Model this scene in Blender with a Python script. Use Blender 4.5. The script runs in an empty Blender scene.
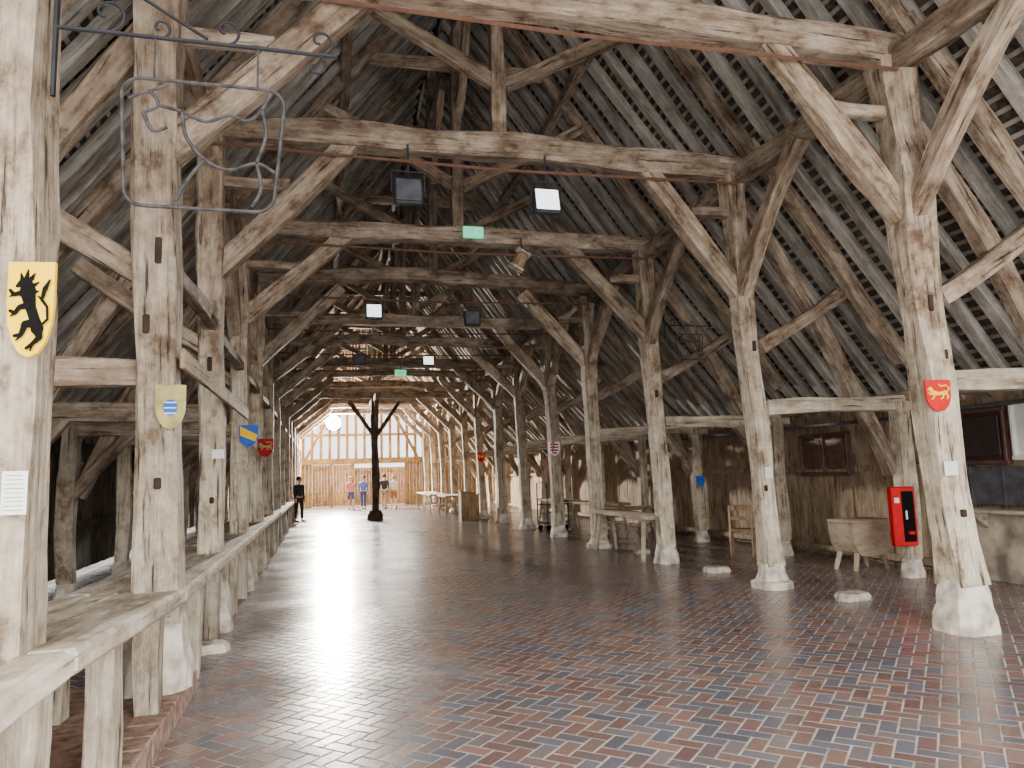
import bpy, math, random
from mathutils import Vector, Matrix
random.seed(7)
SC=bpy.context.scene; COL=SC.collection
AX=2.25
WARP=[False]
def Dy(y): return 0 if y<8.5 else -.62*(1-math.exp(-(y-8.5)/8.5))
def warpz(p):
    t=min(1,max(0,(p.z-2.7)/2.7)); return Vector((p.x,p.y,p.z+Dy(p.y)*t))
def W(o):
    m=o.matrix_basis.copy()
    if o.parent: m=W(o.parent)@o.matrix_parent_inverse@m
    return m
def tag(o,label=None,category=None,group=None,kind=None):
    if label:o["label"]=label
    if category:o["category"]=category
    if group:o["group"]=group
    if kind:o["kind"]=kind
    return o
def setparent(c,p):
    c.parent=p; c.matrix_parent_inverse=W(p).inverted()
# ---------------- materials
def newmat(name):
    m=bpy.data.materials.new(name); m.use_nodes=True
    return m,m.node_tree.nodes,m.node_tree.links,m.node_tree.nodes["Principled BSDF"]
def mixc(N,L,fac,a,b,blend='MIX'):
    n=N.new('ShaderNodeMix'); n.data_type='RGBA'; n.blend_type=blend
    for s,v in ((n.inputs[0],fac),(n.inputs[6],a),(n.inputs[7],b)):
        if hasattr(v,'is_linked') or hasattr(v,'links'): L.new(v,s)
        elif isinstance(v,(tuple,list)): s.default_value=(*v[:3],1)
        else: s.default_value=v
    return n.outputs[2]
def ramp(N,L,src,stops):
    r=N.new('ShaderNodeValToRGB'); L.new(src,r.inputs[0]); e=r.color_ramp.elements
    while len(e)<len(stops): e.new(.5)
    for i,(p,c) in enumerate(stops):
        e[i].position=p; e[i].color=(*c,1) if len(c)==3 else c
    return r.outputs[0]
def wood(name,cd,cm,cl,pale=None,z0=.6,z1=3.2,grain=1.0,rough=.85,bump=.7,axis=2,stain=.85,sat=.95):
    m,N,L,B=newmat(name)
    def vec(a,b):
        v=[a,a,a]; v[axis]=b; return tuple(v)
    tc=N.new('ShaderNodeTexCoord'); oi=N.new('ShaderNodeObjectInfo')
    ad=N.new('ShaderNodeVectorMath'); ad.operation='ADD'
    sc=N.new('ShaderNodeMath'); sc.operation='MULTIPLY'; sc.inputs[1].default_value=37.
    L.new(oi.outputs['Random'],sc.inputs[0]); L.new(tc.outputs['Object'],ad.inputs[0]); L.new(sc.outputs[0],ad.inputs[1])
    def noise(v,detail=5,rgh=.55):
        mp=N.new('ShaderNodeVectorMath'); mp.operation='MULTIPLY'; mp.inputs[1].default_value=v; L.new(ad.outputs[0],mp.inputs[0])
        n=N.new('ShaderNodeTexNoise'); n.inputs['Scale'].default_value=1.; n.inputs['Detail'].default_value=detail; n.inputs['Roughness'].default_value=rgh
        L.new(mp.outputs[0],n.inputs['Vector']); return n.outputs['Fac']
    n1=noise(vec(5,1.8),7,.7)
    c=ramp(N,L,n1,[(.3,cd),(.5,cm),(.7,cl)])
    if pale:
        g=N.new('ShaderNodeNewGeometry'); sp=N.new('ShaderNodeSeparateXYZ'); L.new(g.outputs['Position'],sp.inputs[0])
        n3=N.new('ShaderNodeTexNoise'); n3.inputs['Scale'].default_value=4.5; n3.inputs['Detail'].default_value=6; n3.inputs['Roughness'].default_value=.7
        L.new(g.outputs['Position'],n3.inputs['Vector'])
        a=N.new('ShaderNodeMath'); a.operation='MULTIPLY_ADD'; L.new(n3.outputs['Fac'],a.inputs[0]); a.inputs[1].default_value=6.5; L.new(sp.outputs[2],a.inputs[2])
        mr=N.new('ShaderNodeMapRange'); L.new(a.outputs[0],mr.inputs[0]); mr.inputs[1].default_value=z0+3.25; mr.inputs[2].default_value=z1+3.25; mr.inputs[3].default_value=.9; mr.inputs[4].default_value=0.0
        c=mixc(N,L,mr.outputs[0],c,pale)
    st=noise(vec(4.0,2.8),8,.72)
    c=mixc(N,L,stain,c,ramp(N,L,st,[(.37,(.30,.215,.15)),(.47,(.8,.75,.68)),(.6,(1.08,1.07,1.05))]),'MULTIPLY')
    n2=noise(vec(26,1.4),8,.65)
    crack=ramp(N,L,n2,[(.35,(.10,.08,.07)),(.42,(.8,.78,.76)),(.62,(1.1,1.09,1.07))])
    c=mixc(N,L,grain*.95,c,crack,'MULTIPLY')
    hv=N.new('ShaderNodeHueSaturation'); mr2=N.new('ShaderNodeMapRange'); L.new(oi.outputs['Random'],mr2.inputs[0]); mr2.inputs[3].default_value=.72; mr2.inputs[4].default_value=1.2
    hv.inputs['Saturation'].default_value=sat
    L.new(mr2.outputs[0],hv.inputs['Value']); L.new(c,hv.inputs['Color']); L.new(hv.outputs[0],B.inputs['Base Color'])
    B.inputs['Roughness'].default_value=rough; B.inputs['Specular IOR Level'].default_value=.25
    hs=N.new('ShaderNodeMath'); hs.operation='ADD'; L.new(n2,hs.inputs[0]); L.new(st,hs.inputs[1])
    bp=N.new('ShaderNodeBump'); bp.inputs['Strength'].default_value=bump; bp.inputs['Distance'].default_value=.03
    L.new(hs.outputs[0],bp.inputs['Height']); L.new(bp.outputs[0],B.inputs['Normal'])
    return m
def plain(name,col,rough=.6,metal=0,emis=None,es=1,noise=.15,nscale=8,bump=.0,spec=.5):
    m,N,L,B=newmat(name)
    n=N.new('ShaderNodeTexNoise'); n.inputs['Scale'].default_value=nscale; n.inputs['Detail'].default_value=5
    tc=N.new('ShaderNodeTexCoord'); L.new(tc.outputs['Object'],n.inputs['Vector'])
    lo=tuple(max(0,x*(1-noise*2)) for x in col); hi=tuple(min(1,x*(1+noise)) for x in col)
    L.new(ramp(N,L,n.outputs['Fac'],[(.3,lo),(.6,hi)]),B.inputs['Base Color'])
    B.inputs['Roughness'].default_value=rough; B.inputs['Metallic'].default_value=metal; B.inputs['Specular IOR Level'].default_value=spec
    if emis: B.inputs['Emission Color'].default_value=(*emis,1); B.inputs['Emission Strength'].default_value=es
    if bump:
        bp=N.new('ShaderNodeBump'); bp.inputs['Strength'].default_value=bump; bp.inputs['Distance'].default_value=.03
        L.new(n.outputs['Fac'],bp.inputs['Height']); L.new(bp.outputs[0],B.inputs['Normal'])
    return m
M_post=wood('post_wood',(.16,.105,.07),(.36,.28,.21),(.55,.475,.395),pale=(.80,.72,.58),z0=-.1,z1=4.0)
M_beam=wood('beam_wood',(.13,.085,.06),(.305,.235,.18),(.49,.425,.355))
M_brace=wood('brace_wood',(.145,.095,.065),(.345,.265,.20),(.54,.465,.385))
M_raft=wood('rafter_wood',(.20,.175,.15),(.38,.35,.31),(.55,.52,.475),stain=.4,sat=.85,grain=.7)
M_counter=wood('counter_wood',(.30,.24,.17),(.56,.49,.39),(.78,.71,.60),stain=.6)
M_counterY=wood('counter_plank_wood',(.33,.26,.18),(.58,.51,.41),(.82,.76,.66),axis=1,bump=.35,stain=.6,grain=.7)
M_plankX=wood('table_plank_wood',(.26,.19,.12),(.46,.37,.28),(.64,.56,.44),axis=0,bump=.25,stain=.4,grain=.7)
M_tub=wood('chopping_block_wood',(.28,.20,.13),(.45,.36,.26),(.58,.49,.37),axis=0,bump=.15,stain=.3,grain=.4)
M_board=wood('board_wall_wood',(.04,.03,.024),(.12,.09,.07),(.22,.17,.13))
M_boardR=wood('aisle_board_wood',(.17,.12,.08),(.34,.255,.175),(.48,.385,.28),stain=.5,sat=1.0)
M_warm=wood('warm_wood',(.20,.12,.06),(.40,.27,.15),(.54,.40,.25),stain=.5)
M_far=wood('end_wall_wood',(.24,.14,.055),(.42,.27,.12),(.56,.39,.21),stain=.5,sat=1.0)
M_warmY=wood('warm_plank',(.24,.14,.07),(.42,.28,.16),(.55,.41,.27),axis=1,bump=.3,stain=.4)
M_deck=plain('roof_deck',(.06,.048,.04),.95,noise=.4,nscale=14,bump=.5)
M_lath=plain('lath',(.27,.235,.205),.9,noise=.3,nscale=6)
M_stone=plain('plinth_stone',(.68,.61,.51),.9,noise=.3,nscale=6,bump=.8)
M_dado=plain('plaster_dado',(.54,.46,.35),.9,noise=.3,nscale=3,bump=.5)
M_iron=plain('iron',(.03,.03,.035),.55,.7)
M_rustiron=plain('weathered_iron',(.05,.047,.047),.75,.3,noise=.3,nscale=20,spec=.3)
M_rust=plain('rusty_iron',(.14,.065,.04),.8,.2)
M_dark=plain('dark_metal',(.03,.035,.045),.5,.3)
M_white=plain('white_paint',(.85,.85,.82),.6,noise=.03)
M_black=plain('black_paint',(.006,.006,.006),.9,spec=.1)
M_yel=plain('yellow_paint',(1.0,.62,.0),.8,noise=.04,spec=.1)
M_gold=plain('gold_paint',(1.0,.62,.02),.8,noise=.05,spec=.1)
M_red=plain('red_paint',(.62,.008,.012),.6,noise=.08,spec=.2)
M_dred=plain('dark_red_paint',(.38,.008,.015),.7,noise=.1,spec=.2)
M_blue=plain('blue_paint',(.02,.12,.55),.6,noise=.08,spec=.2)
M_pyel=plain('pale_yellow_paint',(.42,.36,.14),.7,noise=.2,spec=.2)
M_grey=plain('grey_sheet',(.11,.11,.13),.5,.3,noise=.2)
M_shut=plain('brown_shutter',(.10,.045,.035),.6,noise=.2)
M_glow=plain('lamp_glass_lit',(.9,.95,1),.3,emis=(.9,.96,1),es=2.2)
M_glow2=plain('far_lamp_glass',(1,.95,.85),.3,emis=(1,.93,.8),es=700)
M_green=plain('green_sign',(.1,.6,.35),.4,emis=(.14,.9,.5),es=.9)
M_ground=plain('outside_ground',(.5,.46,.4),.95,noise=.2,nscale=1)
M_curb=plain('curb_brick',(.34,.22,.17),.8,noise=.3,nscale=14,bump=.4)
M_mortar=plain('mortar',(.60,.56,.52),.6,noise=.2,nscale=5)
# ---------------- mesh builder
class MB:
    def __init__(s): s.v=[];s.f=[];s.m=[];s.k=0
    def add(s,vs,fs,mat=0):
        o=len(s.v); s.v+= [tuple(x) for x in vs]; s.f+=[tuple(i+o for i in f) for f in fs]; s.m+=[mat]*len(fs)
    def box(s,c,d,mat=0,rot=None):
        c=Vector(c); vs=[]
        for z in(-.5,.5):
            for x,y in((-.5,-.5),(.5,-.5),(.5,.5),(-.5,.5)):
                p=Vector((x*d[0],y*d[1],z*d[2]))
                if rot: p=rot@p
                vs.append(c+p)
        s.add(vs,[(3,2,1,0),(4,5,6,7),(0,1,5,4),(1,2,6,5),(2,3,7,6),(3,0,4,7)],mat)
    def bbox(s,c,d,b=.01,mat=0,rot=None):
        c=Vector(c); hx,hy,hz=[q/2 for q in d]; b=min(b,hx*.6,hy*.6,hz*.6); vs=[]
        for z,i in((-hz,b),(-hz+b,0),(hz-b,0),(hz,b)):
            for x,y in((-hx+b,-hy+0),(hx-b,-hy),(hx,-hy+b),(hx,hy-b),(hx-b,hy),(-hx+b,hy),(-hx,hy-b),(-hx,-hy+b)):
                p=Vector((x*(1-i/hx),y*(1-i/hy),z)); 
                if rot: p=rot@p
                vs.append(c+p)
        fs=[tuple(range(7,-1,-1)),tuple(range(24,32))]
        for r in range(3):
            for k in range(8): fs.append((r*8+k,r*8+(k+1)%8,r*8+8+(k+1)%8,r*8+8+k))
        s.add(vs,fs,mat)
    def tube(s,pts,r,n=8,mat=0,closed=False):
        pts=[Vector(p) for p in pts]; k=len(pts); vs=[]; up=None
        for i,p in enumerate(pts):
            a=pts[(i-1)%k] if (i>0 or closed) else p; b=pts[(i+1)%k] if (i<k-1 or closed) else p
            t=(b-a).normalized()
            if up is None:
                up=Vector((0,0,1)) if abs(t.z)<.9 else Vector((1,0,0))
            x=(up-t*up.dot(t))
            x=x.normalized() if x.length>1e-6 else t.orthogonal().normalized()
            up=x; y=t.cross(x); rr=r[i] if isinstance(r,(list,tuple)) else r
            for j in range(n):
                an=2*math.pi*j/n; vs.append(p+x*(math.cos(an)*rr)+y*(math.sin(an)*rr))
        fs=[]
        for i in range(k if closed else k-1):
            a=i*n;b=((i+1)%k)*n
            for j in range(n): fs.append((a+j,a+(j+1)%n,b+(j+1)%n,b+j))
        if not closed: fs+= [tuple(range(n-1,-1,-1)),tuple((k-1)*n+j for j in range(n))]
        s.add(vs,fs,mat)
    def prism(s,poly,y0,y1,mat=0):
        n=len(poly); vs=[(x,y0,z) for x,z in poly]+[(x,y1,z) for x,z in poly]
        fs=[tuple(range(n)),tuple(range(2*n-1,n-1,-1))]+[(i,i+n,(i+1)%n+n,(i+1)%n) for i in range(n)]
        s.add(vs,fs,mat)
    def stroke(s,pts,ws,y,mat=0):
        pts=[Vector((p[0],p[1])) for p in pts]
        if not isinstance(ws,(list,tuple)): ws=[ws]*len(pts)
        for i in range(len(pts)-1):
            d=pts[i+1]-pts[i]
            if d.length<1e-6: continue
            n=Vector((-d.y,d.x)).normalized(); s.k+=1; yy=y-.00015*s.k
            q=[pts[i]+n*ws[i]/2,pts[i]-n*ws[i]/2,pts[i+1]-n*ws[i+1]/2,pts[i+1]+n*ws[i+1]/2]
            s.add([(a.x,yy,a.y) for a in q],[(0,1,2,3)],mat)
        for i,(p,w) in enumerate(zip(pts,ws)):
            s.k+=1; yy=y-.00015*s.k
            s.add([(p.x+w/2*math.cos(a*math.pi/6),yy,p.y+w/2*math.sin(a*math.pi/6)) for a in range(12)],[tuple(range(12))],mat)
    def lathe(s,prof,n=14,c=(0,0,0),mat=0,jit=0,sq=0):
        vs=[];c=Vector(c)
        for r,z in prof:
            for j in range(n):
                a=2*math.pi*(j+.5)/n; k=1+random.uniform(-jit,jit)
                if sq: k*=1+sq*(1/max(abs(math.cos(a)),abs(math.sin(a)))-1)
                vs.append(c+Vector((math.cos(a)*r*k,math.sin(a)*r*k,z)))
        fs=[tuple(range(n-1,-1,-1)),tuple((len(prof)-1)*n+j for j in range(n))]
        for i in range(len(prof)-1):
            for j in range(n): fs.append((i*n+j,i*n+(j+1)%n,(i+1)*n+(j+1)%n,(i+1)*n+j))
        s.add(vs,fs,mat)
    def obj(s,name,mats,M=None,parent=None,smooth=False,**k):
        M=M if (M is None or isinstance(M,Matrix)) else Matrix.Translation(M)
        if WARP[0]:
            MM=M if M is not None else Matrix.Identity(4); MI=MM.inverted()
            s.v=[tuple(MI@warpz(MM@Vector(p))) for p in s.v]
        me=bpy.data.meshes.new(name); me.from_pydata(s.v,[],s.f); me.update()
        for m in (mats if isinstance(mats,(list,tuple)) else [mats]): me.materials.append(m)
        me.polygons.foreach_set('material_index',s.m)
        if smooth: me.polygons.foreach_set('use_smooth',[True]*len(s.f))
        o=bpy.data.objects.new(name,me); COL.objects.link(o)
        if M is not None: o.matrix_basis=M
        if parent: setparent(o,parent)
        return tag(o,**k)
def empty(name,loc,rz=0,**k):
    o=bpy.data.objects.new(name,None); o.empty_display_size=.1; COL.objects.link(o)
    o.matrix_basis=Matrix.Translation(loc)@Matrix.Rotation(rz,4,'Z'); return tag(o,**k)
def child(mb,name,mats,parent,local=None,**k):
    o=mb.obj(name,mats,None,None,**k); o.parent=parent
    if local is not None: o.matrix_basis=local
    return o
# ---------------- hewn beam
def beam(name,p0,p1,w,d,mat,bow=(0,0,0),prof=None,side=(0,1,0),seg=.2,rough=.06,wob=.014,cham=.15,parent=None,**k):
    p0=Vector(p0);p1=Vector(p1);z=(p1-p0);Ln=z.length;z.normalize()
    x=Vector(side);x=(x-z*x.dot(z));x=x.normalized() if x.length>.05 else z.orthogonal().normalized()
    y=z.cross(x); R=Matrix((x,y,z)).transposed().to_4x4(); M=Matrix.Translation(p0)@R
    bl=R.to_3x3().transposed()@Vector(bow)
    n=max(3,int(Ln/seg)); ph=[random.uniform(0,6.28) for _ in range(10)]; vs=[]
    def pf(t):
        if not prof: return 1
        for (a,va),(b,vb) in zip(prof,prof[1:]):
            if t<=b: return va+(vb-va)*(t-a)/max(1e-6,b-a)
        return prof[-1][1]
    tw=random.uniform(-.04,.04)
    for i in range(n+1):
        t=i/n; l=t*Ln; e=min(1,4*t*(1-t)+.15)
        cx=bl.x*4*t*(1-t)+wob*e*(math.sin(l*1.1+ph[0])+.5*math.sin(l*2.7+ph[1]))
        cy=bl.y*4*t*(1-t)+wob*e*(math.sin(l*1.3+ph[2])+.5*math.sin(l*2.3+ph[3]))
        hw=w/2*pf(t)*(1+rough*math.sin(l*2.9+ph[4])+random.uniform(-rough,rough)*.5)
        hd=d/2*pf(t)*(1+rough*math.sin(l*3.3+ph[5])+random.uniform(-rough,rough)*.5)
        c=cham*min(hw,hd)*(1+.8*math.sin(l*3+ph[6])); j=rough*min(hw,hd)*.5
        ct,sn=math.cos(tw*l),math.sin(tw*l)
        for a,b in((-hw+c,-hd),(hw-c,-hd),(hw,-hd+c),(hw,hd-c),(hw-c,hd),(-hw+c,hd),(-hw,hd-c),(-hw,-hd+c)):
            a+=random.uniform(-j,j); b+=random.uniform(-j,j)
            vs.append((cx+a*ct-b*sn,cy+a*sn+b*ct,l))
    fs=[tuple(range(7,-1,-1)),tuple(n*8+j for j in range(8))]
    for i in range(n):
        for j in range(8): fs.append((i*8+j,i*8+(j+1)%8,i*8+8+(j+1)%8,i*8+8+j))
    mb=MB(); mb.add(vs,fs); return mb.obj(name,mat,M,parent,**k)
# ---------------- frames
WARP[0]=True
FY=[5.9+2.95*i for i in range(13)]; FY[1]=8.82
YEND=43.0
def zr(d): return 6.05-1.31*(d-3.7)
def rp(s,d,y,k=0): return Vector((AX+s*(d+.795*k),y,zr(d)+.607*k))
def plinth(parent,x,y,z0,h,r,flat=False):
    mb=MB()
    if flat: P=[(r*1.25,0),(r*1.25,h*.28),(r*.98,h*.34),(r*.85,h*.6),(r*.75,h)]
    else: P=[(r*1.05,0),(r*1.03,h*.3),(r*.92,h*.5),(r*.85,h*.75),(r*.74,h)]
    mb.lathe(P,16,(x,y,z0),jit=.06,sq=.6)
    mb.obj('plinth',M_stone,None,parent,label='pale worn limestone plinth block')
PPROF=[(0,1.08),(.05,1.0),(.2,.93),(.5,.96),(.68,1.02),(.75,1.14),(.84,1.03),(1,1.18)]
M_mortise_shade=plain('mortise_shadow',(.05,.035,.025),.95,spec=.1)  # dark colour stands in for the shade inside the slots; blocks are solid
def post(x0,x1,y,zb,ph=.4,w=.37,lab='weathered oak arcade post on a pale stone plinth',flat=False,r=.25,bx=None,mort=()):
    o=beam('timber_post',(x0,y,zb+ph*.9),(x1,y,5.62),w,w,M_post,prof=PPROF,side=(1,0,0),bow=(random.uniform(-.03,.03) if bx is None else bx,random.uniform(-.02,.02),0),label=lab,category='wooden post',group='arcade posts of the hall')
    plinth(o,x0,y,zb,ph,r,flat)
    for dx,z,mh in mort:
        t=(z-zb)/(5.62-zb); mb=MB(); mb.bbox((x0+(x1-x0)*t+dx,y-w/2*.94,z),(.045,.05,mh),.008); mb.obj('mortise',M_mortise_shade,None,o,label='dark block painted as the shade in a mortise slot')
    return o
xr0=[5.86,5.74,5.68,5.6]+[5.66]*20
post(-1.27,-1.30,3.5,.17,.38,.28,lab='weathered oak arcade post carrying the yellow shield with a black lion',bx=0,r=.19)
for i,y in enumerate(FY):
    xr=xr0[i]; xt=5.6 if i==0 else 5.52; xl=-1.13 if i==0 else -1.17; xlt=-1.24
    zl=.17 if i==0 else 0
    mR={0:[(-.05,3.1,.16),(.04,2.6,.1),(.0,1.1,.07)],1:[(.02,3.2,.14),(-.03,1.3,.08)],2:[(0,2.9,.14)]}.get(i,())
    mL={0:[(.03,3.3,.2),(-.05,2.75,.14),(.03,1.6,.08)],1:[(0,2.9,.16),(.03,1.4,.07)]}.get(i,())
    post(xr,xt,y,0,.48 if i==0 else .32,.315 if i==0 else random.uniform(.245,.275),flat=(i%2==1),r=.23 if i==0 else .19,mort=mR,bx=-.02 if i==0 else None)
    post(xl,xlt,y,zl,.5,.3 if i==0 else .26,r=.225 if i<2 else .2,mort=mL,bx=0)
    c=[.03,.03,.0,.22,.0,.12,-.04,.1,.05,.15,0,.1,.05][i]
    beam('tie_beam',(-1.5,y,5.74),(5.85,y,5.74),.26,.3 if i<2 else .26,M_beam,bow=(0,0,c),wob=.022,label='massive hand-hewn oak tie beam spanning the nave',category='roof beam',group='tie beams across the nave')
    for s,xb in((1,xt),(-1,xlt)):
        beam('angled_brace',(xb+.04*s,y,3.95+random.uniform(-.1,.1)),(AX+s*random.uniform(1.82,1.98),y,5.68),.2,.25,M_brace,bow=(0,0,random.uniform(-.05,.03)),label='thick oak brace between arcade post and tie beam',category='roof brace',group='braces under the tie beams')
        beam('brace_link',(AX+s*2.62,y,5.08),(xb,y,5.08),.12,.13,M_beam,label='short horizontal oak strut linking brace and post',category='roof strut',group='short struts between braces and posts')
        if s>0 or i>1: beam('plate_brace',(xb+.03*s,y-.02,3.9),(xb+.04*s,y-1.5,5.5),.19,.2,M_brace,side=(1,0,0),bow=(0,.1,0),label='oak brace rising from arcade post to the long plate',category='roof brace',group='braces under the arcade plates')
        xo=AX+s*5.7; xa=xr-.02 if s>0 else xl
        op=beam('aisle_post',(xo,y,.25),(xo,y,2.45),.22,.22,M_post,side=(1,0,0),bow=(random.uniform(-.05,.05),0,0),label='slim weathered oak post beside the aisle wall',category='wooden post',group='outer aisle posts')
        plinth(op,xo,y,0,.26,.14)
        beam('aisle_tie',(xa+.1*s,y,2.37+random.uniform(-.03,.03)),(xo+.25*s,y,2.42),.17,.2,M_counter if s>0 else M_beam,bow=(0,0,random.uniform(-.04,.04)),label='horizontal oak tie beam across the side aisle',category='roof beam',group='aisle tie beams')
        beam('aisle_brace',(xa+.08*s,y,3.2 if s>0 else 3.1),(xa+1.42*s,y,4.0),.15,.19,M_brace,bow=(0,0,-.03),label='short oak strut from post up to the aisle rafter',category='roof strut',group='struts under the aisle rafters')
        if s<0 or i>1: beam('aisle_knee_brace',(xo-.02*s,y,1.45),(xo-.8*s,y,2.35),.13,.15,M_brace,label='small knee brace under the aisle tie',category='roof brace',group='knee braces in the aisles')
        beam('descending_strut',(AX+s*3.5,y+.12,5.25),(AX+s*5.62,y+.12,1.45),.17,.2,M_brace,bow=(s*.12,0,.06),label='long oak strut descending from the plate to the aisle post',category='roof strut',group='long struts in the aisles')
        beam('principal_rafter',rp(s,5.95,y,-.1),rp(s,3.6,y,-.06),.2,.2,M_brace,bow=(s*.03,0,.03),label='heavy oak rafter from the plate down to the aisle wall',category='rafter',group='lower principal rafters')
        beam('upper_principal_rafter',rp(s,3.75,y,-.1),rp(s,.1,y,-.1),.18,.2,M_beam,bow=(0,0,.05),label='heavy oak rafter above the plate in line with the posts',category='rafter',group='upper principal rafters')
        beam('raking_strut',(AX+.05*s,y,6.62),(AX+s*2.55,y,8.0),.13,.17,M_brace,label='raking oak strut from king post to principal rafter',category='roof strut',group='raking struts of the king posts')
    beam('king_post',(AX-.05,y,5.85),(AX,y,10.6),.18,.18,M_beam,side=(1,0,0),label='tall oak king post standing on the tie beam',category='roof post',group='king posts')
    beam('collar_beam',(AX-1.55,y,8.75),(AX+1.55,y,8.75),.15,.18,M_beam,label='dark oak collar beam high under the ridge',category='roof beam',group='collar beams')
    if i<12:
        for q in(1,-1): beam('ridge_brace',(AX,y,7.9),(AX,y+1.25*q,9.35),.13,.15,M_beam,side=(1,0,0),label='slanting oak wind brace beside a king post',category='roof brace',group='wind braces under the ridge')
    if i<7:
        mb=MB(); mb.tube([(-1.2,y-.2,5.44),(2.2,y-.2,5.38),(5.5,y-.2,5.44)],.019,6)
        mb.obj('iron_tie_rod',M_rust,label='thin rusty iron rod below a tie beam',category='iron rod',group='iron tie rods')
for s in(1,-1):
    ys=[1.5]+FY+[YEND]
    for a,b in zip(ys,ys[1:]):
        xp=5.6 if s>0 else -1.3
        beam('arcade_plate',(xp,a,5.6),(xp,b,5.6),.24,.25,M_beam,side=(1,0,0),label='long horizontal oak plate on top of the arcade posts',category='roof beam',group='arcade plates')
        beam('wall_plate',(AX+s*5.85,a,2.52),(AX+s*5.85,b,2.52),.16,.15,M_boardR,side=(1,0,0),label='oak plate along the top of the aisle wall',category='roof beam',group='aisle wall plates')
        beam('purlin',rp(s,1.95,a,-.1),rp(s,1.95,b,-.1),.15,.16,M_beam,side=(1,0,0),label='long oak purlin under the rafters',category='roof beam',group='purlins')
        if s<0 and a>5: beam('arcade_rail',(xp+.1,a,3.35),(xp+.12,b,3.35),.11,.13,M_beam,side=(1,0,0),label='horizontal oak rail between the arcade posts',category='roof beam',group='rails between arcade posts')
ys=[1.5]+FY+[YEND]
for a,b in zip(ys,ys[1:]):
    beam('ridge_beam',(AX,a,9.45),(AX,b,9.45),.16,.18,M_beam,side=(1,0,0),label='long oak beam running beneath the ridge',category='roof beam',group='beams under the ridge')
y=1.6
while y<YEND-.1:
    for s in(1,-1):
        beam('rafter',rp(s,6.55,y+random.uniform(-.03,.03),.05),rp(s,.06,y+random.uniform(-.03,.03),.05),.165,.13,M_raft,seg=.6,wob=.012,rough=.05,cham=.1,label='grey weathered common rafter under the tile laths',category='rafter',group='common rafters')
    y+=.43
for s in(1,-1):
    mb=MB(); up=Vector((s*.795,0,.607))*.05
    st=[-.5+(YEND+.3+.5)*q/17 for q in range(18)]
    ds=[6.75,4.0,3.0,-.14]
    for q in range(17):
        for d0,d1 in zip(ds,ds[1:]):
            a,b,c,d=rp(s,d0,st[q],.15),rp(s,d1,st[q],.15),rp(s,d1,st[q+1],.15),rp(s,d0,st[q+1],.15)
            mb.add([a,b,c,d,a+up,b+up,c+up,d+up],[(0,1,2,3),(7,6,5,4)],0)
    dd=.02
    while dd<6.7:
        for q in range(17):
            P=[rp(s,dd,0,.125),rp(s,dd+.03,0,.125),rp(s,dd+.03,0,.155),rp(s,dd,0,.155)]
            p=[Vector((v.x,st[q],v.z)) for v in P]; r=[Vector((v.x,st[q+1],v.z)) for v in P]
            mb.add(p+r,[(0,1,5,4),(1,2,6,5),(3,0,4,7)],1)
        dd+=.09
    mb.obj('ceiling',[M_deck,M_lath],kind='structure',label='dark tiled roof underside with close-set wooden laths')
WARP[0]=False
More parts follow.
